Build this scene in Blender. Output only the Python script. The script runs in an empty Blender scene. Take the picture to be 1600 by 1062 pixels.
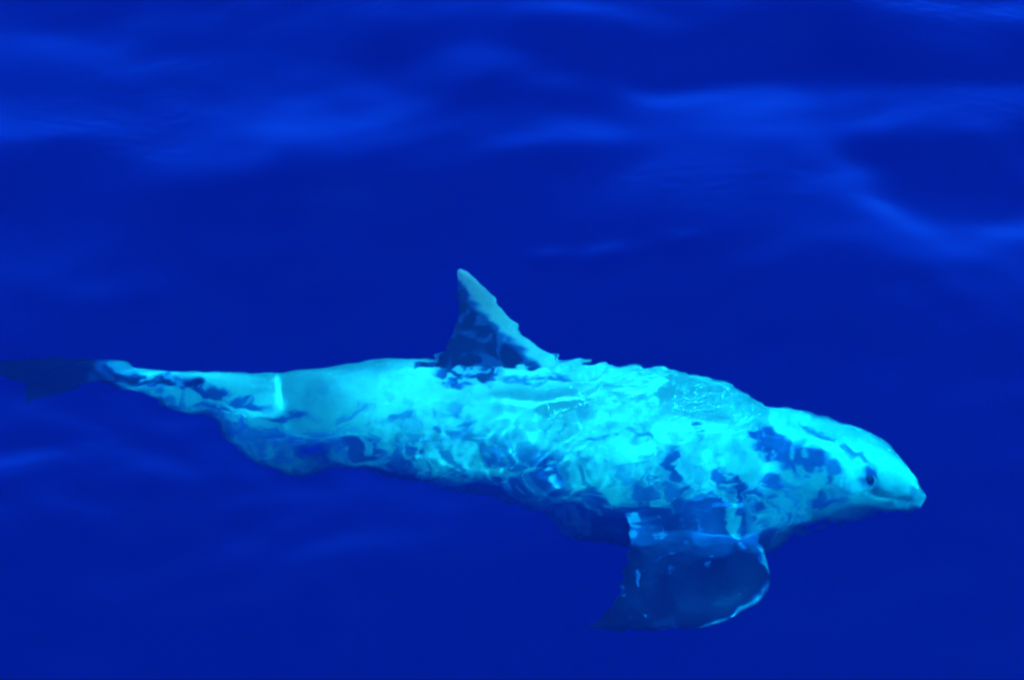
import bpy, bmesh, math
import numpy as np
from mathutils import Vector, Matrix

# ---------------------------------------------------------------- camera, sky, sun, exposure
scene = bpy.context.scene
col = scene.collection

CAM = Vector((0.0, -7.013, 5.479))
cam_data = bpy.data.cameras.new("camera")
cam = bpy.data.objects.new("camera", cam_data)
col.objects.link(cam)
cam.location = CAM
cam.rotation_euler = (math.radians(52.0), 0.0, 0.0)
cam_data.lens = 150.0
cam_data.sensor_width = 36.0
cam_data.clip_start = 0.1
cam_data.clip_end = 6000.0
scene.camera = cam

SUN_DIR = Vector((0.16, -0.10, 1.0)).normalized()          # towards the sun
SUN_EL = math.asin(SUN_DIR.z)
SUN_AZ = math.atan2(SUN_DIR.x, SUN_DIR.y)

world = bpy.data.worlds.new("World")
scene.world = world
world.use_nodes = True
wn = world.node_tree
bg = wn.nodes["Background"]
sky = wn.nodes.new("ShaderNodeTexSky")
sky.sky_type = 'NISHITA'
sky.sun_disc = False
sky.sun_elevation = SUN_EL
sky.sun_rotation = SUN_AZ
sky.air_density = 1.0
sky.dust_density = 2.0
sky.ozone_density = 2.0
bg.inputs["Strength"].default_value = 0.15
wn.links.new(sky.outputs[0], bg.inputs["Color"])

sun_data = bpy.data.lights.new("sun", 'SUN')
sun_data.energy = 2.8
sun_data.angle = math.radians(0.5)
sun_data.color = (1.0, 0.96, 0.90)
sun = bpy.data.objects.new("sun", sun_data)
col.objects.link(sun)
sun.rotation_euler = SUN_DIR.to_track_quat('Z', 'Y').to_euler()
sun.location = (4, -4, 12)

vs = scene.view_settings
vs.view_transform = 'Standard'
vs.look = 'None'
vs.gamma = 1.0
vs.use_curve_mapping = False
vs.exposure = 2.45

cy = scene.cycles
cy.use_denoising = True
cy.denoiser = 'OPENIMAGEDENOISE'
cy.max_bounces = 8
cy.diffuse_bounces = 2
cy.glossy_bounces = 4
cy.transmission_bounces = 6
cy.volume_bounces = 4
cy.caustics_refractive = True
cy.caustics_reflective = False
cy.sample_clamp_indirect = 60.0
cy.blur_glossy = 0.0
cy.use_guiding = True            # light is focused through the waves: guide the paths to it
cy.use_surface_guiding = True
cy.use_volume_guiding = False
cy.use_adaptive_sampling = False
cy.filter_width = 2.3

rng = np.random.default_rng(7)


# ---------------------------------------------------------------- helpers
def nodes_of(name):
    m = bpy.data.materials.new(name)
    m.use_nodes = True
    m.node_tree.nodes.clear()
    return m, m.node_tree.nodes, m.node_tree.links


def smoothstep(a, b, x):
    t = np.clip((x - a) / (b - a), 0, 1)
    return t * t * (3 - 2 * t)


class Noise3:
    """smooth value noise on a lattice"""
    def __init__(self, seed, n=64):
        self.n = n
        self.g = np.random.default_rng(seed).random((n, n, n)).astype(np.float32)

    def __call__(self, x, y, z):
        n = self.n
        xi, yi, zi = (np.floor(a).astype(int) for a in (x, y, z))
        f = []
        for a, i in ((x, xi), (y, yi), (z, zi)):
            t = a - i
            f.append(t * t * t * (t * (6 * t - 15) + 10))
        fx, fy, fz = f
        g = self.g
        x0, y0, z0 = xi % n, yi % n, zi % n
        x1, y1, z1 = (x0 + 1) % n, (y0 + 1) % n, (z0 + 1) % n
        c = lambda a, b, d: g[a, b, d]
        a0 = c(x0, y0, z0) * (1 - fx) + c(x1, y0, z0) * fx
        a1 = c(x0, y1, z0) * (1 - fx) + c(x1, y1, z0) * fx
        b0 = c(x0, y0, z1) * (1 - fx) + c(x1, y0, z1) * fx
        b1 = c(x0, y1, z1) * (1 - fx) + c(x1, y1, z1) * fx
        return (a0 * (1 - fy) + a1 * fy) * (1 - fz) + (b0 * (1 - fy) + b1 * fy) * fz


# ---------------------------------------------------------------- water: one closed body with a rippled top
def water_material():
    m, n, l = nodes_of("sea_water")
    out = n.new("ShaderNodeOutputMaterial")
    refr = n.new("ShaderNodeBsdfRefraction")
    refr.inputs["IOR"].default_value = 1.333
    refr.inputs["Roughness"].default_value = 0.028
    refr.inputs["Color"].default_value = (1, 1, 1, 1)
    glos = n.new("ShaderNodeBsdfGlossy")
    glos.inputs["Roughness"].default_value = 0.03
    glos.inputs["Color"].default_value = (0.005, 0.115, 1.0, 1)
    fr = n.new("ShaderNodeFresnel")
    fr.inputs["IOR"].default_value = 1.55
    mix = n.new("ShaderNodeMixShader")
    l.new(fr.outputs[0], mix.inputs[0])
    l.new(refr.outputs[0], mix.inputs[1])
    l.new(glos.outputs[0], mix.inputs[2])
    l.new(mix.outputs[0], out.inputs["Surface"])
    vol = n.new("ShaderNodeVolumeCoefficients")
    vol.inputs["Absorption Coefficients"].default_value = (2.8, 0.13, 0.022)
    vol.inputs["Scatter Coefficients"].default_value = (0.0, 0.0002, 0.017)
    l.new(vol.outputs[0], out.inputs["Volume"])
    return m


LENSES = [(-.45, .27, .130, .100, 50, .0165), (.20, .26, .06, .040, 10, .0075), (.08, .27, .04, .03, 0, .0045), (.36, .29, .05, .035, 0, .0050), (.86, .20, .26, .24, 0, .0200)]


def height(X, Y):
    """waves: broad swell, wavelets and fine ripples; each fades where the sheet is too coarse for it"""
    R = np.maximum(np.abs(X), np.abs(Y))
    wn_ = Noise3(3)
    wx = (wn_(X * 1.1 + 9, Y * 1.1 + 4, 0 * X) - 0.5)
    wy = (wn_(X * 1.1 + 31, Y * 1.1 + 17, 0 * X + 5) - 0.5)
    Xw, Yw = X + 0.25 * wx, Y + 0.25 * wy
    H = np.zeros_like(X)
    r = np.random.default_rng(21)

    def band(lmin, lmax, count, slope, main, spread, mod=None, fade=None):
        h = np.zeros_like(X)
        for i in range(count):
            lam = lmin * (lmax / lmin) ** r.random()
            k = 2 * math.pi / lam
            th = main + spread * r.normal()
            ph = r.random() * 2 * math.pi
            h += np.sin(k * (Xw * math.cos(th) + Yw * math.sin(th)) + ph) / k
        h *= slope * math.sqrt(2.0 / count)
        if mod is not None:
            h *= mod
        if fade is not None:
            h *= 1 - smoothstep(fade[0], fade[1], R)
        return h

    calm = smoothstep(0.1, 0.6, Y) * 0.7 + 0.10 + 0.15 * smoothstep(-0.7, -1.1, Y)
    H += band(1.2, 4.0, 9, 0.05, 1.3, 0.6, None, (40, 300))
    H += band(0.40, 1.1, 12, 0.065, 1.3, 0.6, calm, (6, 30))
    spot = lambda cx, cyy, rx, ry: np.exp(-((X - cx) / rx) ** 2 - ((Y - cyy) / ry) ** 2)
    m1 = 0.35 + 0.9 * smoothstep(0.35, 0.75, wn_(X * 1.6 + 50, Y * 1.6 + 3, 0 * X + 11))
    m1 = m1 * (1 - 0.8 * spot(.72, -.42, .25, .24)) * (1 - .8 * spot(-.52, -.08, .16, .12)) * (1 - .5 * smoothstep(.1, .5, Y)) + .35 * spot(.05, -.55, .6, .22) + .4 * spot(-.03, .07, .18, .12) 
    H += band(0.08, 0.24, 26, 0.029, 0.9, 0.9, m1, (2.2, 5))
    m2 = 0.20 + 1.0 * smoothstep(0.40, 0.75, wn_(X * 2.3 + 5, Y * 2.3 + 33, 0 * X + 20))
    m2 = m2 * (1 - 0.85 * spot(.74, -.40, .24, .22)) + 0.6 * spot(.40, -.1, .28, .12) + .3 * spot(-.5, -.3, .3, .3) + .25 * smoothstep(.15, .6, Y)
    H += band(0.025, 0.07, 30, 0.013, 1.4, 1.2, m2, (1.5, 2.0))
    for cx, cyy, rx, ry, rot, amp in LENSES:          # rounded wavelets that gather the sun into bright patches below
        a = math.radians(rot)
        p = (X - cx) * math.cos(a) + (Y - cyy) * math.sin(a)
        q = -(X - cx) * math.sin(a) + (Y - cyy) * math.cos(a)
        H += amp * np.exp(-(p / rx) ** 2 - (q / ry) ** 2)
    return H


# slopes of the low swell: centre x, y, half sizes, turn, tilt away from the south, softness
SWELL = [(1.023, 0.891, 0.18, 0.126, -10.5, 0.19, 0.15), (0.42, 0.968, 0.174, 0.067, -23.8, 0.16, 0.3), (0.643, 0.791, 0.271, 0.1, -8.7, 0.15, 0.5), (0.603, 0.572, 0.351, 0.3, 0.0, 0.14, 0.35),
         (0.824, 0.524, 0.05, 0.19, 24.5, 0.12, 0.6), (1.035, 0.223, 0.15, 0.158, -37.7, 0.09, 0.8), (0.822, 0.291, 0.164, 0.091, -43.9, 0.06, 0.7), (0.995, 0.56, 0.147, 0.158, 0.0, -0.2, 0.25),
         (0.469, 0.729, 0.099, 0.099, 0.0, -0.06, 0.6), (0.658, 1.084, 0.483, 0.099, -5.3, -0.16, 0.5), (0.117, 1.071, 0.088, 0.156, 72.0, -0.16, 0.5), (0.603, 0.291, 0.274, 0.037, -8.3, -0.05, 0.6),
         (0.854, 0.178, 0.163, 0.04, -52.3, -0.05, 0.6), (0.661, 0.112, 0.202, 0.089, -16.2, 0.03, 0.6), (-0.895, 0.917, 0.52, 0.33, 8.8, 0.13, 0.5), (-1.137, 1.202, 0.177, 0.133, 0.0, 0.12, 0.7),
         (-0.693, 1.175, 0.221, 0.09, -20.9, -0.1, 0.7), (-0.352, 1.097, 0.161, 0.078, -39.8, -0.08, 0.7), (-0.398, 0.742, 0.427, 0.222, 23.4, 0.1, 0.6), (-1.013, 0.608, 0.183, 0.063, 20.0, -0.13, 0.6),
         (-0.786, 0.804, 0.086, 0.035, 13.8, -0.06, 0.7), (-0.231, 0.917, 0.289, 0.127, 25.2, 0.06, 0.7), (-0.072, 0.841, 0.316, 0.035, 35.2, -0.14, 0.6), (-0.253, 0.596, 0.253, 0.048, 34.7, -0.14, 0.6),
         (-1.013, 0.291, 0.246, 0.251, 0.0, 0.1, 0.6), (-0.555, 0.453, 0.361, 0.165, 8.4, -0.05, 0.8), (0.07, 0.572, 0.365, 0.043, 13.5, -0.14, 0.6), (0.142, 0.681, 0.311, 0.064, 5.2, 0.1, 0.6),
         (1.171, 1.242, 0.074, 0.08, 0.0, 0.2, 0.5), (-0.148, 1.215, 0.444, 0.069, 9.0, 0.06, 0.7), (0.222, 1.242, 0.222, 0.037, -5.4, 0.1, 0.7), (-0.698, -0.555, 0.457, 0.157, 21.1, -0.06, 0.9),
         (-0.928, -0.69, 0.276, 0.191, 18.0, -0.06, 0.9), (0.0, -0.951, 1.223, 0.346, 0.0, -0.07, 0.7), (-0.375, -0.709, 0.325, 0.095, 12.1, 0.04, 0.8), (0.683, -0.785, 0.323, 0.15, 0.0, -0.06, 0.8),
         (0.558, -0.804, 0.248, 0.045, -31.4, 0.03, 0.7), (0.831, -0.476, 0.153, 0.12, 0.0, -0.04, 0.8)]


def swell(X, Y, step):
    """height of the swell: the wanted north-south tilt, summed along y and levelled"""
    n1, n2 = Noise3(41), Noise3(42)
    dx = (n1(X * 3, Y * 3, 0 * X) - .5) * .22 + (n1(X * 9, Y * 12, 0 * X + 7) - .5) * .07
    dy = (n2(X * 3, Y * 3, 0 * X) - .5) * .16 + (n2(X * 7, Y * 16, 0 * X + 7) - .5) * .05
    Xw, Yw = X + dx, Y + dy
    tilt = np.zeros_like(X)
    for cx, cyy, rx, ry, rot, amp, soft in SWELL:
        a = math.radians(rot)
        p = (Xw - cx) * math.cos(a) + (Yw - cyy) * math.sin(a)
        q = -(Xw - cx) * math.sin(a) + (Yw - cyy) * math.cos(a)
        d = np.sqrt((p / rx) ** 2 + (q / ry) ** 2)
        tilt += 1.5 * amp * (1 - smoothstep(1 - soft, 1 + soft, d))
    tilt += .085 * smoothstep(-.05, .40, Y)
    # thin curving bands where the swell leans towards the south
    for sd, sx, sy, am in ((2, 1.15, 1.9, .17), (9, 1.9, 2.8, .11)):
        rd = np.abs(n1(X * sx + sd + .3 * dx, Y * sy + 3 * sd + .3 * dy, 0 * X + 3 * sd) - .5)
        tilt -= am * np.exp(-(rd / .045) ** 2) * smoothstep(-.02, .30, Y)
    win = 1 - smoothstep(1.35, 1.95, np.maximum(np.abs(X), np.abs(Y)))
    tilt = np.where(tilt > 0, .25 * np.tanh(tilt / .25), .30 * np.tanh(tilt / .30)) * win
    tilt *= 1 - .75 * np.exp(-((X - .85) / .30) ** 2 - ((Y - .22) / .20) ** 2)
    # the smoothest surface with that tilt
    k = 2 * math.pi * np.fft.fftfreq(X.shape[0], step)
    KX, KY = np.meshgrid(k, k, indexing='xy')
    hk = np.conj(1j * KY) * np.fft.fft2(-tilt) * np.exp(-(KX ** 2 + KY ** 2) * .017 ** 2) / (KY ** 2 + 0.06 * KX ** 2 + 1.5)
    return np.real(np.fft.ifft2(hk)) * win


def make_water():
    # a dense square sheet under the camera, then square rings that widen out to the horizon
    N, half = 960, 2.0
    ax = np.linspace(-half, half, N + 1)
    X, Y = np.meshgrid(ax, ax, indexing='xy')
    idx = np.arange((N + 1) ** 2).reshape(N + 1, N + 1)
    quads = np.stack([idx[:-1, :-1], idx[:-1, 1:], idx[1:, 1:], idx[1:, :-1]], -1).reshape(-1, 4)
    xy = [np.stack([X, Y], -1).reshape(-1, 2)]
    ring = np.concatenate([idx[0, :-1], idx[:-1, -1], idx[-1, :0:-1], idx[:0:-1, 0]])
    pos = xy[0][ring]
    tris, more, base, r = [], [], len(xy[0]), half
    for grow in (1.01, 1.02, 1.04, 1.08) + (1.16,) * 50:
        if r > 2500:
            break
        r *= grow
        if len(ring) > 180:
            npos = pos[::2] * grow
            m = len(npos)
            nr = base + np.arange(m)
            a0, a1, a2 = ring[0::2], ring[1::2], np.roll(ring[0::2], -1)
            tris += [np.stack([a0, nr, a1], -1), np.stack([a1, nr, np.roll(nr, -1)], -1), np.stack([a1, np.roll(nr, -1), a2], -1)]
        else:
            npos = pos * grow
            m = len(npos)
            nr = base + np.arange(m)
            more.append(np.stack([ring, nr, np.roll(nr, -1), np.roll(ring, -1)], -1))
        xy.append(npos)
        base += m
        ring, pos = nr, npos
    XY = np.concatenate(xy)
    Z = height(XY[:, 0], XY[:, 1])
    Z[:(N + 1) ** 2] += swell(X, Y, ax[1] - ax[0]).ravel()
    Z[ring] = 0
    co = np.concatenate([XY, Z[:, None]], 1)
    low = co[ring].copy()
    low[:, 2] = -90.0
    co = np.concatenate([co, low])
    lr = base + np.arange(len(ring))
    side = np.stack([ring, lr, np.roll(lr, -1), np.roll(ring, -1)], -1)
    top4 = np.concatenate([quads] + more)
    tri = np.concatenate(tris)
    me = bpy.data.meshes.new("water")
    me.vertices.add(len(co))
    me.vertices.foreach_set("co", co.astype(np.float32).ravel())
    loops = np.concatenate([top4.ravel(), tri.ravel(), side.ravel(), lr[::-1]]).astype(np.int32)
    me.loops.add(len(loops))
    me.loops.foreach_set("vertex_index", loops)
    sizes = np.concatenate([np.full(len(top4), 4), np.full(len(tri), 3), np.full(len(side), 4), [len(lr)]])
    starts = np.concatenate([[0], np.cumsum(sizes)[:-1]]).astype(np.int32)
    me.polygons.add(len(sizes))
    me.polygons.foreach_set("loop_start", starts)
    sm = np.ones(len(sizes), bool)
    sm[-1 - len(side):] = False
    me.polygons.foreach_set("use_smooth", sm)
    me.update(calc_edges=True)
    me.validate()
    o = bpy.data.objects.new("water", me)
    col.objects.link(o)
    me.materials.append(water_material())
    o["kind"] = "structure"
    o["label"] = "deep blue open sea with a smooth rippled surface"
    return o


make_water()

# ---------------------------------------------------------------- dolphin
# built in its own metres: u runs towards the snout, v up the animal's side, w out of its right side
ROLL = math.radians(30)
CR, SR = math.cos(ROLL), math.sin(ROLL)
V0 = -0.25
GIRTH = 1.073

TOP = [(-1.013, -.055), (-.926, -.056), (-.795, -.074), (-.679, -.078), (-.549, -.078), (-.463, -.058), (-.347, -.037), (-.232, -.029),
       (-.116, -.027), (-.014, -.029), (.101, -.037), (.217, -.047), (.347, -.064), (.448, -.09), (.534, -.134), (.605, -.180), (.705, -.217),
       (.776, -.246), (.825, -.273), (.86, -.303), (.884, -.337), (.903, -.376), (.914, -.404)]
BOT = [(-1.013, -.088), (-.938, -.112), (-.865, -.150), (-.807, -.182), (-.719, -.225), (-.667, -.290), (-.623, -.352), (-.529, -.375), (-.429, -.36),
       (-.343, -.373), (-.229, -.406), (-.143, -.435), (0, -.471), (.142, -.508), (.284, -.536), (.37, -.547), (.469, -.544), (.569, -.522),
       (.641, -.480), (.713, -.446), (.784, -.424), (.856, -.416), (.913, -.413)]


def loc(u, v, w):
    """side-view coordinates -> the dolphin's local X (snout), Y (left), Z (dorsal)"""
    v = (v - V0) * GIRTH
    return Vector((u, -(w * CR - v * SR), v * CR + w * SR))


def dolphin_mesh():
    bm = bmesh.new()
    # trunk
    us = np.concatenate([np.linspace(-1.013, .80, 110), .80 + .114 * np.sin(np.linspace(0, math.pi / 2, 22))[1:]])
    tp, bt = np.array(TOP), np.array(BOT)
    vt = np.interp(us, tp[:, 0], tp[:, 1])
    vb = np.interp(us, bt[:, 0], bt[:, 1])
    for _ in range(3):
        vt[1:-1] = (vt[:-2] + 2 * vt[1:-1] + vt[2:]) / 4
        vb[1:-1] = (vb[:-2] + 2 * vb[1:-1] + vb[2:]) / 4
    rings = []
    NA = 48
    for u, a, b in zip(us, vt, vb):
        c, hh = (a + b) / 2, (a - b) / 2 * GIRTH
        ratio = float(np.interp(u, [-1.0, -.8, -.6, -.3, 0.2, .6, .8, .914], [.55, .55, .55, .78, .9, .9, .95, 1.1]))
        h = hh / math.sqrt(CR * CR + (ratio * SR) ** 2)
        wd = h * ratio
        ctr = loc(u, c, 0)
        ring = []
        for k in range(NA):
            al = 2 * math.pi * k / NA
            ca, sa = math.cos(al), math.sin(al)
            ring.append(bm.verts.new(ctr + Vector((0, -wd * sa, h * ca))))
        rings.append(ring)
    for r0, r1 in zip(rings, rings[1:]):
        for k in range(NA):
            bm.faces.new((r0[k], r0[(k + 1) % NA], r1[(k + 1) % NA], r1[k]))
    bm.faces.new(rings[0][::-1])
    bm.faces.new(rings[-1])

    def resample(pts, n):
        p = np.array([tuple(q) for q in pts])
        for _ in range(4):                       # Chaikin, ends kept
            a, b = .75 * p[:-1] + .25 * p[1:], .25 * p[:-1] + .75 * p[1:]
            mid = np.stack([a, b], 1).reshape(-1, 3)
            p = np.concatenate([p[:1], mid[1:-1], p[-1:]])
        d = np.concatenate([[0], np.cumsum(np.linalg.norm(np.diff(p, axis=0), axis=1))])
        t = np.linspace(0, d[-1], n)
        return np.stack([np.interp(t, d, p[:, i]) for i in range(3)], 1)

    def foil(lead, trail, t0, t1, n=40, mm=20):
        L, T = resample(lead, n), resample(trail, n)
        prev = []
        for i in range(n):
            i0, i1 = max(i - 1, 0), min(i + 1, n - 1)
            span = (L[i1] + T[i1]) - (L[i0] + T[i0])
            ch = L[i] - T[i]
            nrm = np.cross(span, ch if np.linalg.norm(ch) > 1e-4 else L[max(i - 3, 0)] - T[max(i - 3, 0)])
            nrm /= np.linalg.norm(nrm) + 1e-9
            th = t0 + (t1 - t0) * (i / (n - 1))
            ring = []
            for k in range(mm):
                al = 2 * math.pi * k / mm
                c = (1 - math.cos(al)) / 2        # 0 leading .. 1 trailing
                prof = math.sin(al) * (1.25 - .75 * c)
                p = L[i] + (T[i] - L[i]) * c + nrm * (th * .5 * prof)
                ring.append(bm.verts.new(p))
            prev.append(ring)
        for r0, r1 in zip(prev, prev[1:]):
            for k in range(mm):
                bm.faces.new((r0[k], r0[(k + 1) % mm], r1[(k + 1) % mm], r1[k]))
        bm.faces.new(prev[0][::-1])
        bm.faces.new(prev[-1])

    L3 = lambda pts: [loc(*p) for p in pts]
    # dorsal fin, in the plane of symmetry
    cv = -.27
    fin = lambda pts: [loc(u, v, (v - cv) * GIRTH * SR / CR) for u, v in pts]
    foil(fin([(.20, -.13), (.10, -.032), (.044, .020), (0, .078), (-.044, .140), (-.082, .180), (-.106, .194)]),
         fin([(-.20, -.13), (-.145, -.035), (-.118, .03), (-.108, .09), (-.108, .14), (-.113, .188)]), .060, .012)
    # flippers
    lead = [(.54, -.43, .08), (.575, -.51, .15), (.540, -.585, .20), (.481, -.640, .22), (.40, -.674, .22), (.283, -.685, .20), (.165, -.678, .17)]
    trail = [(.27, -.43, .08), (.27, -.52, .15), (.262, -.555, .18), (.240, -.590, .19), (.216, -.625, .19), (.190, -.655, .18), (.160, -.682, .17)]
    foil(L3(lead), L3(trail), .050, .012)
    mir = lambda pts: [Vector((p.x, -2 * 0 - p.y, p.z)) for p in L3(pts)]
    cen = loc(.47, (-.095 - .544) / 2, 0)
    mir = lambda pts: [Vector((p.x, 2 * cen.y - p.y, p.z)) for p in L3(pts)]
    foil(mir(lead), mir(trail), .050, .012)
    # flukes
    foil(L3([(-.86, -.085, .0), (-.95, -.108, .06), (-1.01, -.165, .15), (-1.07, -.208, .225)]),
         L3([(-1.09, -.088, .0), (-1.095, -.12, .07), (-1.085, -.168, .15), (-1.078, -.212, .228)]), .034, .010)
    foil(L3([(-.86, -.07, .0), (-.99, -.046, -.07), (-1.12, -.042, -.15), (-1.26, -.05, -.24)]),
         L3([(-1.09, -.092, .0), (-1.14, -.098, -.08), (-1.20, -.08, -.17), (-1.265, -.056, -.244)]), .034, .010)
    bmesh.ops.recalc_face_normals(bm, faces=bm.faces)
    raw = bpy.data.meshes.new("raw")
    bm.to_mesh(raw)
    bm.free()
    tmp = bpy.data.objects.new("raw", raw)
    col.objects.link(tmp)
    md = tmp.modifiers.new("remesh", 'REMESH')
    md.mode = 'VOXEL'
    md.voxel_size = 0.0042
    md.use_smooth_shade = True
    ms = tmp.modifiers.new("smooth", 'SMOOTH')
    ms.factor = 0.5
    ms.iterations = 6
    dg = bpy.context.evaluated_depsgraph_get()
    me = bpy.data.meshes.new_from_object(tmp.evaluated_get(dg))
    bpy.data.objects.remove(tmp)
    bpy.data.meshes.remove(raw)
    me.name = "dolphin"
    return me


def side_coords(P):
    """vertex positions -> (u, v, w) of the right side; the left side mirrors onto it"""
    cu = np.interp(P[:, 0], [-1.0, .9], [-.1, .1])
    X, Yl, Z = P[:, 0], P[:, 1], P[:, 2]
    tp, bt = np.array(TOP), np.array(BOT)
    c = (np.interp(X, tp[:, 0], tp[:, 1]) + np.interp(X, bt[:, 0], bt[:, 1])) / 2 - V0
    c = c * GIRTH
    yc = c * SR
    N = np.abs(Yl - yc) - yc                     # outward, right side
    v = (Z * CR - N * SR) / GIRTH + V0
    w = N * CR + Z * SR
    return X, v, w, N


def px(x, y):
    return (x - 800) * .001449, -(y - 531) * .00166


def paint(me):
    n = len(me.vertices)
    P = np.empty(n * 3, np.float32)
    me.vertices.foreach_get("co", P)
    P = P.reshape(-1, 3).astype(float)
    u, v, w, N = side_coords(P)
    n1, n2 = Noise3(11), Noise3(12)
    # wobble of the pattern's borders
    du = (n1(u * 28, v * 28, w * 28) - .5) * .030 + (n1(u * 70 + 9, v * 70, w * 70) - .5) * .014
    dv = (n2(u * 28, v * 28, w * 28) - .5) * .026 + (n2(u * 70 + 9, v * 70, w * 70) - .5) * .012
    uu, vv = u + du, v + dv
    dark = np.zeros(n)

    def blob(x, y, rx, ry, rot, s, soft=.40):
        nonlocal dark
        cu, cv = px(x, y)
        rx, ry = rx * .001449, ry * .00166
        a = math.radians(rot)
        x1 = (uu - cu) * math.cos(a) + (vv - cv) * math.sin(a)
        y1 = -(uu - cu) * math.sin(a) + (vv - cv) * math.cos(a)
        d = np.sqrt((x1 / rx) ** 2 + (y1 / ry) ** 2)
        dark = np.maximum(dark, s * (1 - smoothstep(1 - soft, 1 + soft, d)))

    for b in [(265, 602, 62, 17, -12, 1.0), (200, 588, 40, 14, -15, .95), (330, 615, 26, 12, 0, .8), (372, 690, 12, 34, -4, .5), (415, 695, 20, 16, 30, .45),
              (500, 694, 40, 12, -8, .42), (570, 712, 40, 12, -5, .7), (450, 655, 40, 8, 5, .6), (380, 635, 34, 7, -8, .6), (330, 650, 30, 7, -20, .6), (745, 575, 46, 24, -5, .85),  # last one: the dorsal fin's cast shadow on the back, painted dark
              (850, 590, 60, 9, 0, .45), (560, 640, 36, 9, 18, .35), (640, 655, 30, 7, 10, .4), (735, 665, 24, 40, 10, .40), (700, 680, 9, 40, 0, .4),
              (1225, 712, 34, 19, -30, .58), (1262, 728, 36, 18, -30, .56), (1300, 748, 28, 14, -35, .46), (1215, 760, 18, 14, 20, .6), (1285, 772, 34, 8, -5, .5),
              (1350, 750, 15, 14, 0, .6), (1300, 705, 26, 5, -35, .45), (1330, 722, 30, 4, -28, .45), (1270, 690, 18, 4, -35, .4),
              (1066, 745, 11, 44, 5, .55), (1140, 752, 16, 26, 0, .5), (1165, 775, 14, 34, 8, .7), (1130, 805, 80, 46, 0, .45, .6), (1120, 815, 50, 22, 0, .6, .5), (1060, 868, 150, 36, 0, .8, .4), (1200, 800, 20, 20, 0, .6),
              (945, 800, 16, 38, 6, .5), (870, 760, 14, 40, 15, .55), (830, 790, 26, 20, 0, .6), (960, 690, 40, 7, 8, .4), (1020, 690, 30, 6, -10, .4), (1000, 740, 24, 6, 30, .35), (1105, 684, 10, 5, 0, .6),
              (1172, 690, 12, 4, 0, .4), (620, 760, 90, 12, -8, .8), (760, 800, 70, 12, -8, .7)]:
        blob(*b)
    # streaky mottling of the lower flank, fading upwards
    tp, bt = np.array(TOP), np.array(BOT)
    vt = np.interp(u, tp[:, 0], tp[:, 1])
    vb = np.interp(u, bt[:, 0], bt[:, 1])
    f = (v - vb) / np.maximum(vt - vb, .02)                 # 0 belly .. 1 back
    st = n1(uu * 40 + 3, vv * 14, w * 14) * .55 + n2(uu * 75, vv * 40, w * 40) * .45
    low = 1 - smoothstep(.22, .60, f)
    head = smoothstep(.62, .70, u) * (1 - smoothstep(.95, 1.0, u))
    dark = np.maximum(dark, .40 * smoothstep(.50, .70, st + .08 * low) * low * (1 - head))
    ridge = np.abs(n1(uu * 24 + 60, vv * 13, w * 13) - .5) * 2
    ripple_veins = 1 - smoothstep(.05, .24, ridge)  # bright lines of rippled refraction, painted into the flank colour
    patchy = smoothstep(.40, .60, n2(u * 9 + 3, v * 9, w * 9 + 30))
    dark = np.maximum(dark, .46 * (1 - ripple_veins) * patchy * (1 - smoothstep(.30, .66, f)) * (1 - head))
    ht = n2(uu * 60 + 7, vv * 22, w * 22)
    dark = np.maximum(dark, .22 * smoothstep(.66, .84, ht) * smoothstep(.95, .5, f))
    # pale flecks and scratches inside the dark patches
    fk = n1(uu * 26 + 40, vv * 60, w * 60) * .6 + n2(uu * 90, vv * 90 + 5, w * 90) * .4
    dark *= 1 - .7 * smoothstep(.52, .70, fk)
    # fins: dark, with the sunlit leading edge of dorsal fin and flipper painted pale
    tpf = vt
    yc = ((vt + vb) / 2 - V0) * GIRTH * SR
    mid = np.abs(P[:, 1] - yc) < .04
    fz = (v > vt - .03) & (u > -.2) & (u < .2) & mid
    lead = np.interp(v, [-.05, .02, .078, .140, .194], [.12, .044, 0, -.044, -.10])
    fd = smoothstep(.020, .065, lead - uu + .5 * du) * smoothstep(.185, .13, v + 2 * du) * (1 - .30 * smoothstep(.45, .80, n2(uu * 60, vv * 45, w * 45)))
    dark = np.where(fz, np.maximum(fd * .92, .12), dark)
    flip = (vv < np.interp(u, [.1, .17, .24, .45, .6], [-.55, -.50, -.46, -.455, -.475])) & (u > .1) & (u < .60)
    ledge = np.interp(v, [-.683, -.674, -.64, -.585, -.51, -.47], [.30, .40, .481, .540, .575, .60])
    sp = n1(uu * 48, vv * 75, w * 60)
    fl = smoothstep(.004, .020, ledge - uu) * (1 - .42 * smoothstep(-.56, -.46, vv)) * (1 - .45 * smoothstep(.84, .92, sp))
    fl = fl * (.99 + .12 * (n2(uu * 18, vv * 18, w * 18) - .5))
    dark = np.where(flip, np.maximum(fl, .25), dark)
    tail = smoothstep(-.84, -.97, u + 1.5 * du)
    dark = np.maximum(dark, tail * 1.0)
    # overall soft variation of the pale skin
    tone = n1(u * 9, v * 9, w * 9) * .6 + n2(u * 25, v * 25, w * 25) * .4
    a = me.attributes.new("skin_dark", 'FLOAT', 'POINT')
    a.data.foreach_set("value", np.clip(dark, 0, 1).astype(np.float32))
    b = me.attributes.new("skin_tone", 'FLOAT', 'POINT')
    b.data.foreach_set("value", tone.astype(np.float32))
    # mouth: a shallow groove on both sides
    nor = np.empty(n * 3, np.float32)
    me.vertex_normals.foreach_get("vector", nor)
    nor = nor.reshape(-1, 3)
    mv = np.interp(u, [.78, .83, .88, .915], [-.388, -.396, -.401, -.408])
    g = np.exp(-((v - mv) / .0045) ** 2) * smoothstep(.775, .80, u)
    P2 = P - nor * (g * .003)[:, None]
    me.vertices.foreach_set("co", P2.astype(np.float32).ravel())
    me.update()


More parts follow.
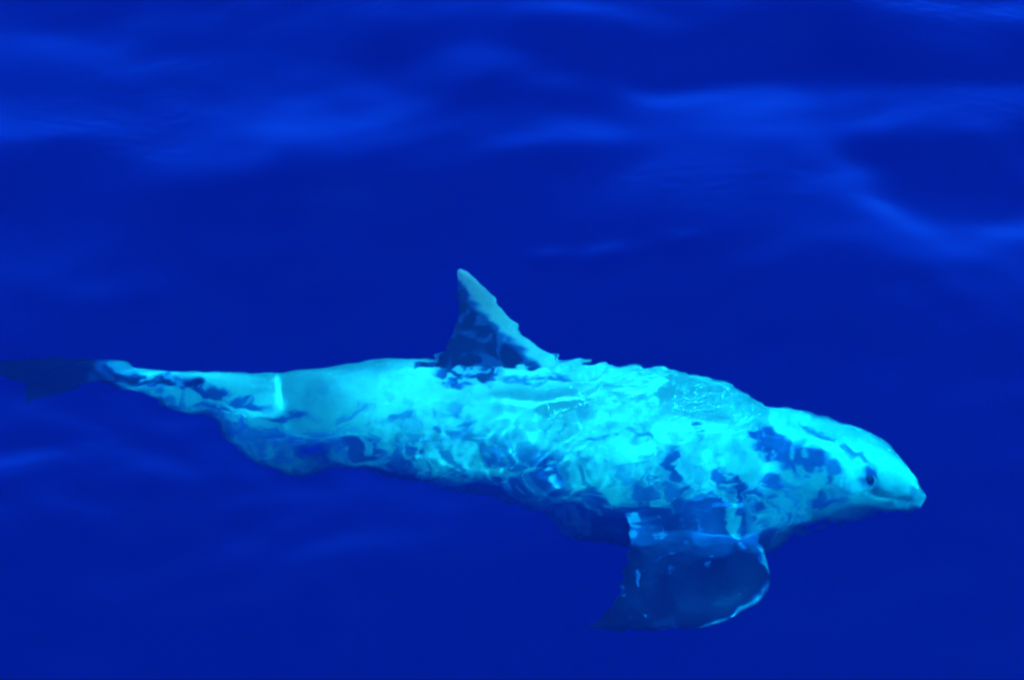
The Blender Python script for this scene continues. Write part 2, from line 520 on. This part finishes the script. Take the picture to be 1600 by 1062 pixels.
def skin_material():
    m, n, l = nodes_of("dolphin_skin")
    out = n.new("ShaderNodeOutputMaterial")
    bs = n.new("ShaderNodeBsdfPrincipled")
    bs.inputs["Roughness"].default_value = 0.38
    bs.inputs["Specular IOR Level"].default_value = 0.01   # skin under water: hardly any gloss
    ad = n.new("ShaderNodeAttribute"); ad.attribute_name = "skin_dark"
    at = n.new("ShaderNodeAttribute"); at.attribute_name = "skin_tone"
    tc = n.new("ShaderNodeTexCoord")
    mp = n.new("ShaderNodeMapping"); mp.inputs["Scale"].default_value = (30, 60, 60)
    no = n.new("ShaderNodeTexNoise"); no.inputs["Scale"].default_value = 3.0; no.inputs["Detail"].default_value = 5.0
    l.new(tc.outputs["Object"], mp.inputs[0]); l.new(mp.outputs[0], no.inputs["Vector"])
    r1 = n.new("ShaderNodeValToRGB")
    r1.color_ramp.elements[0].position = .25; r1.color_ramp.elements[0].color = (.36, .375, .38, 1)
    r1.color_ramp.elements[1].position = .70; r1.color_ramp.elements[1].color = (.54, .55, .55, 1)
    l.new(at.outputs["Fac"], r1.inputs[0])
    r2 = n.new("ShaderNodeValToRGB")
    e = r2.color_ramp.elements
    e[0].position = .45; e[0].color = (.045, .085, .27, 1)  # blue veil of the water put into the dark skin colour
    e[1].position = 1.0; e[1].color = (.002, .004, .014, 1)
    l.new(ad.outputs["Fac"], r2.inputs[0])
    fa = n.new("ShaderNodeMapRange"); fa.inputs["From Max"].default_value = .5
    l.new(ad.outputs["Fac"], fa.inputs["Value"])
    mx = n.new("ShaderNodeMix"); mx.data_type = 'RGBA'
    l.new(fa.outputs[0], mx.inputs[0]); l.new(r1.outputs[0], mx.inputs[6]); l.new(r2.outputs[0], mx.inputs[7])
    m2 = n.new("ShaderNodeMix"); m2.data_type = 'RGBA'; m2.blend_type = 'MULTIPLY'; m2.inputs[0].default_value = .35
    l.new(mx.outputs[2], m2.inputs[6]); l.new(no.outputs["Fac"], m2.inputs[7])
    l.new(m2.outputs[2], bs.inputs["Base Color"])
    l.new(bs.outputs[0], out.inputs["Surface"])
    return m


def make_dolphin():
    me = dolphin_mesh()
    paint(me)
    me.materials.append(skin_material())
    o = bpy.data.objects.new("dolphin", me)
    col.objects.link(o)
    o["label"] = "pale mottled dolphin with dark fins swimming just under the surface"
    o["category"] = "dolphin"
    # side view axes as they lie in the sea: U east, V up the flank, W out of the flank
    V = Vector((0, .80656, .59116)); W = Vector((0, -.59116, .80656)); U = Vector((1, 0, 0))
    Zx = V * CR + W * SR
    Yx = -(W * CR - V * SR)
    O = Vector((0, .5863, -.80)) + V * (V0 * GIRTH)
    o.matrix_world = Matrix(((U.x, Yx.x, Zx.x, O.x), (U.y, Yx.y, Zx.y, O.y), (U.z, Yx.z, Zx.z, O.z), (0, 0, 0, 1)))
    eyes(o)
    return o


def eyes(dolphin):
    m, n, l = nodes_of("dolphin_eye")
    out = n.new("ShaderNodeOutputMaterial")
    bs = n.new("ShaderNodeBsdfPrincipled")
    nz = n.new("ShaderNodeTexNoise"); nz.inputs["Scale"].default_value = 90.0
    rp = n.new("ShaderNodeValToRGB")
    rp.color_ramp.elements[0].color = (.004, .006, .012, 1); rp.color_ramp.elements[1].color = (.012, .016, .03, 1)
    l.new(nz.outputs["Fac"], rp.inputs[0]); l.new(rp.outputs[0], bs.inputs["Base Color"])
    bs.inputs["Roughness"].default_value = .2
    l.new(bs.outputs[0], out.inputs["Surface"])
    bm = bmesh.new()
    bmesh.ops.create_uvsphere(bm, u_segments=24, v_segments=16, radius=1.0)
    me = bpy.data.meshes.new("eye")
    bm.to_mesh(me); bm.free()
    for p in me.polygons:
        p.use_smooth = True
    me.materials.append(m)
    nv = len(dolphin.data.vertices)
    P = np.empty(nv * 3, np.float32)
    dolphin.data.vertices.foreach_get("co", P)
    P = P.reshape(-1, 3)
    u, v, w, N = side_coords(P.astype(float))
    for left in (False, True):
        ok = (P[:, 1] > P[np.abs(u - .787) < .02, 1].mean()) == left
        d = (u - .787) ** 2 + (v + .366) ** 2 + np.where(ok & (w > 0), 0, 9)
        i = int(np.argmin(d))
        nr = dolphin.data.vertices[i].normal
        e = bpy.data.objects.new("eye", me)
        col.objects.link(e)
        e.parent = dolphin
        e.location = Vector(P[i].tolist()) - nr * .005
        e.scale = (.012, .010, .010)


make_dolphin()
